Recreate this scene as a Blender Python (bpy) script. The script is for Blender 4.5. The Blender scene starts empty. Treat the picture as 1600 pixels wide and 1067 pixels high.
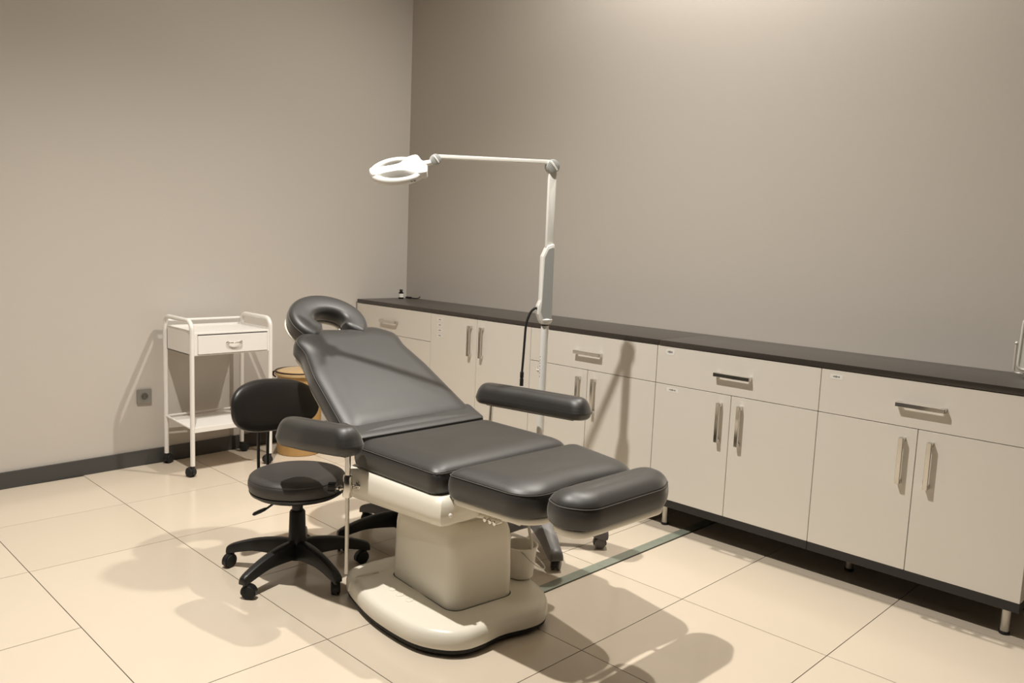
import bpy, bmesh, math, random
from mathutils import Vector, Matrix
random.seed(7)
sc = bpy.context.scene
col = sc.collection
R = math.radians
PI = math.pi

# ------------------------------------------------------------------ camera
def make_camera():
    yaw, pitch, roll = -0.77702692, 0.12268417, 0.04014324
    cy, sy, cp, sp = math.cos(yaw), math.sin(yaw), math.cos(pitch), math.sin(pitch)
    fwd = Vector((sy*cp, cy*cp, -sp)); right = Vector((cy, -sy, 0)); up = right.cross(fwd)
    r2 = math.cos(roll)*right + math.sin(roll)*up
    u2 = -math.sin(roll)*right + math.cos(roll)*up
    m = Matrix((r2, u2, -fwd)).transposed().to_4x4()
    m.translation = (0, 0, 1.36)
    cd = bpy.data.cameras.new('camera'); co = bpy.data.objects.new('camera', cd)
    col.objects.link(co); co.matrix_world = m
    cd.sensor_width = 36.0; cd.lens = 1269.26/1600*36
    cd.clip_start = 0.05; cd.clip_end = 50
    sc.camera = co
make_camera()

# ------------------------------------------------------------------ world, lamps, exposure
w = bpy.data.worlds.new('world'); sc.world = w; w.use_nodes = True
w.node_tree.nodes['Background'].inputs[0].default_value = (0.02, 0.018, 0.016, 1)
w.node_tree.nodes['Background'].inputs[1].default_value = 0.5
sc.view_settings.view_transform = 'Standard'
sc.view_settings.look = 'None'
sc.view_settings.gamma = 1.0
sc.view_settings.use_curve_mapping = False
sc.view_settings.exposure = 0.07

WARM = (1.0, 0.955, 0.875)
def downlight(x, y, energy, size=176, blend=0.6, radius=0.036, colr=WARM, tilt=(0, 0)):
    ld = bpy.data.lights.new('ceiling_downlight', 'SPOT')
    ld.energy = energy; ld.color = colr; ld.spot_size = R(size); ld.spot_blend = blend
    ld.shadow_soft_size = radius
    lo = bpy.data.objects.new('ceiling_downlight', ld); col.objects.link(lo)
    lo.location = (x, y, 4.0); lo.rotation_euler = (R(tilt[0]), R(tilt[1]), 0)
    return lo
downlight(-2.38, 0.95, 615, size=114, blend=1.0, tilt=(7, -2))   # in front of the couch
downlight(-2.12, 3.30, 345, size=156, blend=0.9)           # same row, by the cabinet wall
downlight(-2.30, -1.40, 60, size=120, blend=0.8)          # unseen fill lamp, added behind the camera in line with the row

# ------------------------------------------------------------------ materials
MATS = {}
def mat(name, color, rough=0.5, metal=0.0, spec=0.5, noise=0.0, nscale=8.0, bump=0.0, bscale=60.0,
        rvar=0.0, coat=0.0, color2=None, trans=0.0, detail=3.0, sheen=0.0):
    m = bpy.data.materials.new(name); m.use_nodes = True
    nt = m.node_tree; b = nt.nodes['Principled BSDF']
    b.inputs['Base Color'].default_value = (*color, 1)
    b.inputs['Roughness'].default_value = rough
    b.inputs['Metallic'].default_value = metal
    b.inputs['Specular IOR Level'].default_value = spec
    b.inputs['Coat Weight'].default_value = coat
    b.inputs['Transmission Weight'].default_value = trans
    tc = nt.nodes.new('ShaderNodeTexCoord')
    if noise > 0 or rvar > 0:
        n = nt.nodes.new('ShaderNodeTexNoise'); n.inputs['Scale'].default_value = nscale
        n.inputs['Detail'].default_value = detail
        nt.links.new(tc.outputs['Object'], n.inputs['Vector'])
        if noise > 0:
            mx = nt.nodes.new('ShaderNodeMix'); mx.data_type = 'RGBA'
            c2 = color2 or tuple(c*(1-noise) for c in color)
            mx.inputs[6].default_value = (*color, 1); mx.inputs[7].default_value = (*c2, 1)
            nt.links.new(n.outputs['Fac'], mx.inputs[0]); nt.links.new(mx.outputs[2], b.inputs['Base Color'])
        if rvar > 0:
            mr = nt.nodes.new('ShaderNodeMapRange')
            mr.inputs[3].default_value = max(0.02, rough-rvar); mr.inputs[4].default_value = rough+rvar
            nt.links.new(n.outputs['Fac'], mr.inputs[0]); nt.links.new(mr.outputs[0], b.inputs['Roughness'])
    if bump > 0:
        n2 = nt.nodes.new('ShaderNodeTexNoise'); n2.inputs['Scale'].default_value = bscale
        n2.inputs['Detail'].default_value = 4
        bp = nt.nodes.new('ShaderNodeBump'); bp.inputs['Strength'].default_value = bump
        bp.inputs['Distance'].default_value = 0.002
        nt.links.new(tc.outputs['Object'], n2.inputs['Vector'])
        nt.links.new(n2.outputs['Fac'], bp.inputs['Height']); nt.links.new(bp.outputs[0], b.inputs['Normal'])
    MATS[name] = m
    return m
mat('wall_paint', (0.55, 0.508, 0.462), 0.75, spec=0.25, noise=0.04, nscale=1.2, bump=0.10, bscale=180)
mat('wall_dark', (0.075, 0.068, 0.062), 0.7, spec=0.25, noise=0.05, nscale=1.5)
mat('ceiling_paint', (0.82, 0.81, 0.78), 0.8, spec=0.2, noise=0.03, nscale=2)
mat('tile', (0.665, 0.575, 0.465), 0.16, spec=0.5, noise=0.05, nscale=3.0, rvar=0.03)
mat('tile_b', (0.645, 0.557, 0.448), 0.16, spec=0.5, noise=0.06, nscale=2.0, rvar=0.03)
mat('grout', (0.10, 0.075, 0.05), 0.8, noise=0.3, nscale=30)
mat('baseboard', (0.060, 0.058, 0.055), 0.45, noise=0.1, nscale=6)
mat('leather', (0.010, 0.009, 0.0082), 0.52, spec=0.6, noise=0.08, nscale=14, bump=0.22, bscale=420, rvar=0.04, coat=0.5)
def leather_finish(n, sheen):
    b = MATS[n].node_tree.nodes['Principled BSDF']
    b.inputs['Coat Roughness'].default_value = 0.44
    b.inputs['Sheen Weight'].default_value = sheen
    b.inputs['Sheen Roughness'].default_value = 0.45
    b.inputs['Sheen Tint'].default_value = (0.9, 0.85, 0.78, 1)
leather_finish('leather', 0.30)
mat('leather_black', (0.020, 0.018, 0.017), 0.38, spec=0.5, noise=0.1, nscale=14, bump=0.2, bscale=420)
mat('stool_leather', (0.040, 0.036, 0.035), 0.48, spec=0.7, noise=0.08, nscale=14, bump=0.2, bscale=420)
mat('thread', (0.15, 0.14, 0.13), 0.7, noise=0.2, nscale=200)
mat('black_plastic', (0.012, 0.012, 0.012), 0.42, noise=0.1, nscale=30)
mat('black_rubber', (0.010, 0.010, 0.010), 0.7, noise=0.1, nscale=30)
mat('grey_plastic', (0.17, 0.16, 0.155), 0.45, noise=0.08, nscale=30)
mat('cream_shell', (0.84, 0.80, 0.70), 0.25, spec=0.5, noise=0.02, nscale=5)
mat('white_enamel', (0.83, 0.80, 0.76), 0.28, noise=0.02, nscale=8)
mat('lamp_white', (0.86, 0.845, 0.81), 0.35, noise=0.02, nscale=8)
mat('lamp_grey', (0.42, 0.43, 0.42), 0.4, noise=0.03, nscale=8)
mat('laminate', (0.74, 0.70, 0.64), 0.30, spec=0.4, noise=0.02, nscale=2)
mat('carcass', (0.70, 0.66, 0.58), 0.45, noise=0.02, nscale=4)
mat('worktop', (0.042, 0.035, 0.030), 0.32, spec=0.6, noise=0.12, nscale=90, rvar=0.04)
mat('plinth', (0.018, 0.017, 0.016), 0.5, noise=0.1, nscale=20)
mat('chrome', (0.72, 0.70, 0.66), 0.10, metal=1.0, noise=0.03, nscale=10)
mat('brushed', (0.56, 0.54, 0.50), 0.30, metal=1.0, noise=0.05, nscale=60)
mat('satin_metal', (0.70, 0.67, 0.61), 0.35, metal=0.25, noise=0.04, nscale=30)
mat('steel_strip', (0.27, 0.29, 0.235), 0.42, metal=0.0, noise=0.25, nscale=22, rvar=0.1)
mat('socket_grey', (0.27, 0.26, 0.24), 0.4, metal=0.3, noise=0.03, nscale=20)
mat('socket_dark', (0.10, 0.095, 0.085), 0.5, noise=0.05, nscale=20)
mat('paper', (0.82, 0.80, 0.76), 0.6, noise=0.02, nscale=40)
mat('ink', (0.12, 0.11, 0.11), 0.6, noise=0.1, nscale=80)
mat('red_ink', (0.55, 0.08, 0.06), 0.6, noise=0.1, nscale=80)
mat('brown_trim', (0.055, 0.022, 0.012), 0.5, noise=0.2, nscale=30)
mat('bottle_glass', (0.012, 0.009, 0.007), 0.15, spec=0.6, noise=0.1, nscale=30)
mat('bucket_white', (0.80, 0.76, 0.68), 0.35, noise=0.03, nscale=10)
mat('hose', (0.50, 0.47, 0.40), 0.4, noise=0.05, nscale=30)
mat('mirror_panel', (0.62, 0.60, 0.54), 0.25, spec=0.6, noise=0.03, nscale=6)
mat('lens_glass', (0.9, 0.92, 0.92), 0.03, trans=1.0)
def wood(name, c1, c2):
    m = mat(name, c1, 0.38)
    nt = m.node_tree; b = nt.nodes['Principled BSDF']
    tc = nt.nodes.new('ShaderNodeTexCoord'); mp = nt.nodes.new('ShaderNodeMapping')
    mp.inputs['Scale'].default_value = (18, 18, 1.5)
    n = nt.nodes.new('ShaderNodeTexNoise'); n.inputs['Scale'].default_value = 3; n.inputs['Detail'].default_value = 5
    mx = nt.nodes.new('ShaderNodeMix'); mx.data_type = 'RGBA'
    mx.inputs[6].default_value = (*c1, 1); mx.inputs[7].default_value = (*c2, 1)
    nt.links.new(tc.outputs['Object'], mp.inputs[0]); nt.links.new(mp.outputs[0], n.inputs['Vector'])
    nt.links.new(n.outputs['Fac'], mx.inputs[0]); nt.links.new(mx.outputs[2], b.inputs['Base Color'])
wood('tan_wood', (0.50, 0.31, 0.12), (0.42, 0.24, 0.085))
wood('tan_lid', (0.56, 0.40, 0.21), (0.48, 0.32, 0.15))
MATS['tan_lid'].node_tree.nodes['Principled BSDF'].inputs['Roughness'].default_value = 0.2

# ------------------------------------------------------------------ mesh helpers
def frame_from(axis):
    a = Vector(axis).normalized()
    t = Vector((0, 0, 1)) if abs(a.z) < 0.9 else Vector((1, 0, 0))
    u = a.cross(t).normalized(); v = a.cross(u).normalized()
    return u, v, a
def catmull(pts, n=6, closed=False):
    P = [Vector(p) for p in pts]; out = []
    N = len(P); segs = N if closed else N-1
    for i in range(segs):
        if closed:
            p0, p1, p2, p3 = P[(i-1) % N], P[i], P[(i+1) % N], P[(i+2) % N]
        else:
            p0, p1, p2, p3 = P[max(i-1, 0)], P[i], P[i+1], P[min(i+2, N-1)]
        for k in range(n):
            t = k/n
            out.append(0.5*((2*p1)+(p2-p0)*t+(2*p0-5*p1+4*p2-p3)*t*t+(3*p1-p0-3*p2+p3)*t**3))
    if not closed: out.append(P[-1])
    return out
def round_poly(pts, rad, n=8):
    """polygon (CCW) with rounded corners; rad a number or a list"""
    N = len(pts); out = []
    for i in range(N):
        p = Vector(pts[i]).to_2d(); a = Vector(pts[i-1]).to_2d(); b = Vector(pts[(i+1) % N]).to_2d()
        r = rad[i] if isinstance(rad, (list, tuple)) else rad
        d1 = (a-p).normalized(); d2 = (b-p).normalized()
        ang = math.acos(max(-1, min(1, d1.dot(d2))))
        t = min(r/math.tan(ang/2), (a-p).length*0.499, (b-p).length*0.499)
        rr = t*math.tan(ang/2)
        c = p+(d1+d2).normalized()*(rr/math.sin(ang/2))
        s = p+d1*t; e = p+d2*t
        a0 = math.atan2(s.y-c.y, s.x-c.x); a1 = math.atan2(e.y-c.y, e.x-c.x)
        da = (a1-a0+PI) % (2*PI)-PI
        for k in range(n+1):
            th = a0+da*k/n
            out.append(Vector((c.x+rr*math.cos(th), c.y+rr*math.sin(th))))
    return out
def resample(poly, n):
    """even points along a closed 2D polygon"""
    P = list(poly); L = [0]
    for i in range(len(P)): L.append(L[-1]+(P[(i+1) % len(P)]-P[i]).length)
    out = []; j = 0
    for k in range(n):
        s = L[-1]*k/n
        while L[j+1] < s: j += 1
        d = L[j+1]-L[j]; t = (s-L[j])/d if d > 1e-9 else 0
        out.append(P[j].lerp(P[(j+1) % len(P)], t))
    return out

class MB:
    def __init__(self, M=None): self.bm = bmesh.new(); self.M = M or Matrix()
    def v(self, p): return self.bm.verts.new(self.M @ Vector(p))
    def face(self, vs):
        try: return self.bm.faces.new(vs)
        except ValueError: return None
    def loft(self, rings, cap0=True, cap1=True, closed=True):
        R_ = [[self.v(p) for p in r] for r in rings]
        for a, b in zip(R_, R_[1:]):
            n = len(a)
            for i in range(n if closed else n-1):
                self.face([a[i], a[(i+1) % n], b[(i+1) % n], b[i]])
        if cap0: self.face(list(reversed(R_[0])))
        if cap1: self.face(R_[-1])
        return self
    def box(self, a, b, bev=0.0, seg=2):
        a = Vector(a); b = Vector(b)
        lo = Vector([min(x, y) for x, y in zip(a, b)]); hi = Vector([max(x, y) for x, y in zip(a, b)])
        t = bmesh.new()
        bmesh.ops.create_cube(t, size=1.0)
        for vv in t.verts: vv.co = Vector([(hi[i]+lo[i])/2 + vv.co[i]*(hi[i]-lo[i]) for i in range(3)])
        if bev > 0:
            bmesh.ops.bevel(t, geom=list(t.edges), offset=bev, segments=seg, affect='EDGES', profile=0.6)
        self.add(t); return self
    def add(self, t):
        t.verts.index_update()
        m = [self.bm.verts.new(self.M @ vv.co) for vv in t.verts]
        for f in t.faces: self.face([m[vv.index] for vv in f.verts])
        t.free()
    def tube(self, path, r, n=12, cap=True, flat=1.0, closed=False):
        P = [Vector(p) for p in path]; rings = []
        u = None
        N = len(P)
        for i, p in enumerate(P):
            if closed: d = P[(i+1) % N]-P[i-1]
            else: d = P[min(i+1, N-1)]-P[max(i-1, 0)]
            d.normalize()
            if u is None: u, vv, _ = frame_from(d)
            else:
                u = (u-d*u.dot(d)).normalized(); vv = d.cross(u).normalized()
            rr = r[i] if isinstance(r, (list, tuple)) else r
            rings.append([p+rr*(math.cos(2*PI*k/n)*u+flat*math.sin(2*PI*k/n)*vv) for k in range(n)])
        if closed:
            rings.append(rings[0]); self.loft(rings, False, False)
            bmesh.ops.remove_doubles(self.bm, verts=list(self.bm.verts), dist=1e-6)
        else: self.loft(rings, cap, cap)
        return self
    def lathe(self, prof, center=(0, 0, 0), axis=(0, 0, 1), n=32):
        """prof: list of (radius, height along axis)"""
        u, vv, a = frame_from(axis); c = Vector(center)
        rings = [[c+a*h+max(r, 1e-5)*(math.cos(2*PI*k/n)*u+math.sin(2*PI*k/n)*vv) for k in range(n)] for r, h in prof]
        self.loft(rings, True, True); return self
    def cyl(self, p, q, r, n=20, bev=0.0):
        p = Vector(p); q = Vector(q); L = (q-p).length
        pr = [(r, 0), (r, L)] if bev <= 0 else [(r-bev, 0), (r-bev*0.3, bev*0.3), (r, bev), (r, L-bev), (r-bev*0.3, L-bev*0.3), (r-bev, L)]
        return self.lathe(pr, p, q-p, n)
    def prism(self, outline, z0, z1, bev=0.0, seg=3):
        c = Vector((sum(p[0] for p in outline)/len(outline), sum(p[1] for p in outline)/len(outline)))
        N = len(outline); O = [Vector((p[0], p[1])) for p in outline]
        nrm = []
        for i in range(N):
            d = (O[(i+1) % N]-O[i-1]); nrm.append(Vector((d.y, -d.x)).normalized())
        def ring(ins, z): return [(O[i].x-nrm[i].x*ins, O[i].y-nrm[i].y*ins, z) for i in range(N)]
        rings = []
        if bev > 0:
            for k in range(seg+1):
                a = PI/2*k/seg; rings.append(ring(bev*(1-math.sin(a)), z0+bev*(1-math.cos(a))))
            for k in range(seg+1):
                a = PI/2*k/seg; rings.append(ring(bev*(1-math.cos(a)), z1-bev*(1-math.sin(a))))
        else: rings = [ring(0, z0), ring(0, z1)]
        self.loft(rings); return self
    def cushion(self, outline, z0, zs, zt, dome=0.09, rb=0.012, bulge=0.004, n=96, power=2.4, groove=0.003):
        """padded cushion: flat bottom, upright side to the seam height zs, domed top to zt"""
        O = resample(outline, n)
        cx = (min(p.x for p in O)+max(p.x for p in O))/2; cy = (min(p.y for p in O)+max(p.y for p in O))/2
        hx = max(p.x for p in O)-cx; hy = max(p.y for p in O)-cy
        def ring(ins, z, ex=0.0):
            fx = (hx-ins+ex)/hx; fy = (hy-ins+ex)/hy
            return [(cx+(p.x-cx)*fx, cy+(p.y-cy)*fy, z) for p in O]
        rings = []
        for k in range(4):
            a = PI/2*k/3; rings.append(ring(rb*(1-math.sin(a)), z0+rb*(1-math.cos(a))))
        for k in range(1, 6):
            t = k/6; rings.append(ring(-bulge*math.sin(PI*t), z0+rb+(zs-0.004-z0-rb)*t))
        rings.append(ring(0.0005, zs-0.003)); rings.append(ring(groove, zs)); rings.append(ring(0.002, zs+0.003))
        m = min(hx, hy)
        for k in range(1, 13):
            s = k/12; rings.append(ring(0.002+dome*(s**1.25), zs+0.003+(zt-zs-0.003)*(1-(1-s)**power)))
        last = min(hx, hy)-0.002-dome
        for k in range(1, 5):
            t = k/5; rings.append([(cx+(p[0]-cx)*(1-t), cy+(p[1]-cy)*(1-t), zt+0.004*math.sin(PI/2*t)) for p in rings[-k]])
        self.loft(rings); return self
    def build(self, name, m, parent=None, smooth=True, angle=38):
        bmesh.ops.recalc_face_normals(self.bm, faces=list(self.bm.faces))
        if parent is not None:
            root = parent
            while root.parent: root = root.parent
            T = Matrix.Translation(-root.location)
            bmesh.ops.transform(self.bm, matrix=T, verts=list(self.bm.verts))
        me = bpy.data.meshes.new(name); self.bm.to_mesh(me); self.bm.free()
        if smooth:
            me.shade_smooth(); me.set_sharp_from_angle(angle=R(angle))
        me.materials.append(MATS[m])
        o = bpy.data.objects.new(name, me); col.objects.link(o)
        if parent is not None: o.parent = parent
        return o

def tag(o, label=None, cat=None, group=None, kind=None):
    if label: o['label'] = label
    if cat: o['category'] = cat
    if group: o['group'] = group
    if kind: o['kind'] = kind
    return o
def thing(name, loc, label, cat, group=None):
    o = bpy.data.objects.new(name, None); o.empty_display_size = 0.1
    col.objects.link(o); o.location = loc
    return tag(o, label, cat, group)
def copy_tree(o, parent=None):
    c = o.copy(); col.objects.link(c)
    if parent is not None: c.parent = parent
    for ch in list(o.children): copy_tree(ch, c)
    return c

# ------------------------------------------------------------------ room shell
LWX = lambda y: -4.66-(y-1.2)*0.04         # the side wall stands a hair out of square
YB, YF, XR, ZC = 3.71, -2.6, 2.0, 4.05
def wall_prism(name, outline, z0, z1, m):
    return tag(MB().prism(outline, z0, z1).build(name, m, smooth=False), kind='structure')
wall_prism('wall_left', [(LWX(YF)-0.12, YF-0.12), (LWX(YF), YF-0.12), (LWX(YB), YB), (LWX(YB), YB+0.12), (LWX(YB)-0.12, YB+0.12)], -0.02, ZC, 'wall_paint')
wall_prism('wall_back', [(LWX(YB), YB), (XR, YB), (XR, YB+0.12), (LWX(YB), YB+0.12)], -0.02, ZC, 'wall_paint')
wall_prism('wall_right', [(XR, YF-0.12), (XR+0.12, YF-0.12), (XR+0.12, YB+0.12), (XR, YB+0.12)], -0.02, ZC, 'wall_dark')
wall_prism('wall_front', [(LWX(YF), YF-0.12), (XR, YF-0.12), (XR, YF), (LWX(YF), YF)], -0.02, ZC, 'wall_dark')
tag(MB().box((-5.1, YF-0.12, ZC), (XR+0.12, YB+0.12, ZC+0.1)).build('ceiling', 'ceiling_paint', smooth=False), kind='structure')
floor = tag(MB().box((-5.1, YF-0.12, -0.12), (XR+0.12, YB+0.12, -0.0012)).build('floor', 'grout', smooth=False), kind='structure')

# tiles: 60 cm grid with thin dark joints; the metal channel interrupts it at x = -2.04
XL = [-4.05, -3.452, -2.848, -2.240]
XRr = [-1.623, -1.045, -0.445, 0.155, 0.755, 1.355]
YL = [YF, -1.534, -0.934, -0.334, 0.266, 0.866, 1.445, 2.045, 2.655, 3.262, YB]
tile_cache = {}
def tile(x0, x1, y0, y1, k):
    g = 0.0016
    a, b = x1-x0-2*g, y1-y0-2*g
    key = (round(a, 3), round(b, 3), k)
    if key not in tile_cache:
        mb = MB().prism([(0, 0), (a, 0), (a, b), (0, b)], -0.01, 0.0)
        o = mb.build('tile', 'tile_b' if k else 'tile', smooth=False); tile_cache[key] = o.data
    else:
        o = bpy.data.objects.new('tile', tile_cache[key]); col.objects.link(o)
    o.location = (x0+g, y0+g, 0); o.parent = floor
for j in range(len(YL)-1):
    left = [LWX(YL[j])+0.002] + XL
    if j == 5: left.remove(-2.848)              # one double-length tile in this course
    rows = [left+XRr+[XR]] if YL[j] < 2.0 else [left+[-2.066], [-2.009]+XRr+[XR]]
    for xs in rows:
        for a, b in zip(xs, xs[1:]): tile(a, b, YL[j], YL[j+1], random.random() < 0.35)
# metal channel cover let into the floor
mb = MB(); mb.box((-2.064, 2.047, -0.006), (-2.013, YB, 0.004), 0.0012, 1)
tag(mb.build('trim_1', 'steel_strip'), 'grey-green metal channel strip let into the floor tiles', None, None, 'structure')
# baseboard on the side wall
bb = [(LWX(YF), YF), (LWX(YF)+0.014, YF), (LWX(3.27)+0.014, 3.27), (LWX(3.27), 3.27)]
tag(MB().prism(bb, 0.0, 0.086).build('baseboard_left', 'baseboard', smooth=False), kind='structure')
tag(MB().box((-0.58, YB-0.014, 0), (XR, YB, 0.086), 0.002, 1).build('baseboard_back', 'baseboard', smooth=False), kind='structure')

# ------------------------------------------------------------------ wall socket
def socket():
    y, z = 1.784, 0.399; x = LWX(y)
    t = thing('wall_socket', (x, y, z), 'square grey wall socket low on the left wall beside the white trolley', 'socket')
    s = 0.041
    mb = MB(Matrix.Translation((x, y, z)) @ Matrix.Rotation(R(90), 4, 'Y'))
    mb.prism(round_poly([(-s, -s), (s, -s), (s, s), (-s, s)], 0.004, 3), 0.0, 0.011, bev=0.002, seg=2)
    mb.build('cover_plate', 'socket_grey', t)
    mb = MB(); mb.lathe([(0.0245, 0.010), (0.0245, 0.0135), (0.0215, 0.0135), (0.020, 0.0112), (0.0, 0.0112)], (x, y, z), (1, 0, 0), 32)
    ins = mb.build('socket_insert', 'socket_grey', t)
    mb = MB(); mb.lathe([(0.019, 0.0105), (0.019, 0.0118), (0.0, 0.0118)], (x, y, z), (1, 0, 0), 28)
    mb.build('socket_well', 'socket_dark', t)
    for d in (-0.0095, 0.0095): MB().cyl((x+0.0115, y+d, z), (x+0.0125, y+d, z), 0.0026, 12).build('pin_hole', 'black_plastic', ins)
socket()

# ------------------------------------------------------------------ cabinets
CF = 3.26      # plane of the cabinet fronts
def bar_handle(p, L, vertical, parent, m='chrome'):
    """flat chrome bow handle; p is its centre on the front plane"""
    x, z = p; mb = MB(); h = L/2; tdep = 0.006
    if vertical:
        mb.box((x-0.009, CF-0.030, z-h), (x+0.009, CF-0.021, z+h), 0.0015, 1)
        for s in (-1, 1): mb.box((x-0.009, CF-0.026, z+s*h-s*0.016), (x+0.009, CF+0.001, z+s*h), 0.0012, 1)
    else:
        mb.box((x-h, CF-0.030, z-0.009), (x+h, CF-0.021, z+0.009), 0.0015, 1)
        for s in (-1, 1): mb.box((x+s*h-s*0.016, CF-0.026, z-0.009), (x+s*h, CF+0.001, z+0.009), 0.0012, 1)
    return tag(mb.build('handle', m, parent, angle=30), 'chrome bar handle')
def front(name, x0, x1, z0, z1, parent):
    g = 0.0013
    return MB().box((x0+g, CF, z0+g), (x1-g, CF+0.018, z1-g), 0.0012, 1).build(name, 'laminate', parent, smooth=False)
def sticker(x, z, w_, h_, parent, ink=True, oval=False):
    mb = MB(Matrix.Translation((x, CF, z)) @ Matrix.Rotation(R(90), 4, 'X'))
    o = round_poly([(-w_/2, -h_/2), (w_/2, -h_/2), (w_/2, h_/2), (-w_/2, h_/2)], h_*(0.45 if oval else 0.15), 4)
    mb.prism(o, 0.0, 0.0008)
    s = mb.build('label_sticker', 'paper', parent, smooth=False)
    if ink:
        mb = MB(); n = 5; ww = w_*0.55
        for k in range(n):
            a = x-ww/2+ww*k/n; hh = h_*(0.10+0.05*((k*7) % 3))
            mb.box((a, CF-0.0012, z-hh), (a+ww/n*0.72, CF-0.0006, z+hh))
        mb.build('lettering', 'ink', s, smooth=False)
    return s
ZB, ZD, ZT = 0.150, 0.711, 0.894
def cabinet(x0, x1, kind, label, legs, seam=None):
    t = thing('base_cabinet', ((x0+x1)/2, 3.48, 0), label, 'cabinet', 'white base cabinets along the back wall')
    g = 0.0008
    MB().box((x0+g, CF+0.0195, ZB), (x1-g, 3.70, ZT), 0.001, 1).build('body', 'carcass', t, smooth=False)
    MB().box((x0+g, CF+0.002, 0.114), (x1-g, 3.70, ZB-0.0005), 0.001, 1).build('bottom_board', 'plinth', t, smooth=False)
    for (lx, ly) in legs:
        mb = MB(); mb.lathe([(0.0165, 0.012), (0.0165, 0.112)], (lx, ly, 0), (0, 0, 1), 20)
        mb.lathe([(0.022, 0.108), (0.022, 0.1145)], (lx, ly, 0), (0, 0, 1), 20)
        l = mb.build('leg', 'brushed', t)
        MB().lathe([(0.016, 0.0), (0.0185, 0.002), (0.0185, 0.012), (0.015, 0.0135)], (lx, ly, 0), (0, 0, 1), 20).build('foot_cap', 'black_rubber', l)
    xm = seam if seam is not None else (x0+x1)/2
    parts = {}
    if kind == 'drawer':
        d = front('drawer', x0, x1, ZD, ZT, t); parts['drawer'] = d
        bar_handle((xm+0.005, 0.799), 0.178, False, d)
        top = ZD; hz = 0.581
    else: top = ZT; hz = 0.760
    for k, (a, b) in enumerate(((x0, xm), (xm, x1))):
        d = front('door', a, b, ZB, top, t); parts['door%d' % k] = d
        bar_handle((xm+(-0.05 if k == 0 else 0.052), hz), 0.182, True, d)
    return t, parts
# from the far corner towards the viewer
cA, pA = cabinet(-4.732, -3.925, 'drawer', 'white cabinet in the far corner, its drawer handle just above the headrest', [(-4.68, 3.33), (-3.98, 3.33)], seam=-4.355)
cB, pB = cabinet(-3.925, -3.06, 'doors', 'white two-door cabinet without a drawer, behind the reclined backrest', [(-3.86, 3.33), (-3.12, 3.33)], seam=-3.50)
cC, pC = cabinet(-3.06, -2.221, 'drawer', 'white cabinet with a drawer directly behind the lamp pole', [(-3.00, 3.33), (-2.28, 3.33)], seam=-2.646)
cD, pD = cabinet(-2.221, -1.411, 'drawer', 'white cabinet with two stickers on its left side, right of the worktop joint', [(-2.163, 3.33), (-2.163, 3.64)], seam=-1.812)
cE, pE = cabinet(-1.411, -0.622, 'drawer', 'white cabinet at the right end of the row, nearest the viewer', [(-1.305, 3.47), (-0.675, 3.33), (-0.675, 3.64)], seam=-1.018)
for k in range(4): sticker(-3.838, 0.860-0.033*k, 0.050, 0.017, pB['door0'])
sticker(-2.148, 0.868, 0.050, 0.030, pD['drawer'], oval=True)
sticker(-2.122, 0.688, 0.066, 0.020, pD['door0'])
sticker(-1.347, 0.866, 0.052, 0.020, pE['drawer'])
mb = MB(); mb.tube([(-3.000, CF-0.004, 0.690), (-3.000, CF-0.006, 0.668), (-2.996, CF-0.006, 0.664), (-2.965, CF-0.006, 0.664), (-2.958, CF+0.002, 0.664)], 0.0025, 8)
mb.build('hook', 'white_enamel', pC['door0'])

# worktops
t = tag(MB().box((-4.728, 3.2575, 0.8955), (-2.2135, 3.706, 0.920), 0.0015, 2).build('worktop', 'worktop'),
        'long dark brown worktop running from the wall corner past the lamp pole', 'worktop', 'dark worktops on the cabinets')
t = tag(MB().box((-2.2115, 3.2565, 0.8955), (-0.590, 3.706, 0.920), 0.0015, 2).build('worktop', 'worktop'),
        'dark brown worktop over the two cabinets at the right', 'worktop', 'dark worktops on the cabinets')

# ------------------------------------------------------------------ things on the worktop
def bottle():
    x, y, z = -4.66, 3.585, 0.920
    t = thing('bottle', (x, y, z), 'small dark bottle with a white label at the far end of the worktop', 'bottle')
    MB().lathe([(0.0165, 0), (0.018, 0.002), (0.018, 0.040), (0.0165, 0.045), (0.009, 0.050), (0.009, 0.053)], (x, y, z), n=24).build('glass', 'bottle_glass', t)
    MB().lathe([(0.0115, 0.0525), (0.0115, 0.064), (0.010, 0.066), (0.0, 0.066)], (x, y, z), n=20).build('cap', 'black_plastic', t)
    MB().lathe([(0.0184, 0.010), (0.0184, 0.036)], (x, y, z), n=24).build('label_paper', 'paper', t)
bottle()
mb = MB()
mb.box((-4.700, 3.655, 0.920), (-4.655, 3.680, 0.931), 0.003, 2)
mb.tube(catmull([(-4.66, 3.668, 0.926), (-4.63, 3.676, 0.923), (-4.60, 3.682, 0.924), (-4.575, 3.684, 0.930), (-4.57, 3.685, 0.940)], 5), 0.003, 8)
tag(mb.build('cable_adapter', 'black_plastic'), 'little black plug with a short cord lying in the worktop corner', 'adapter')

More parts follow.
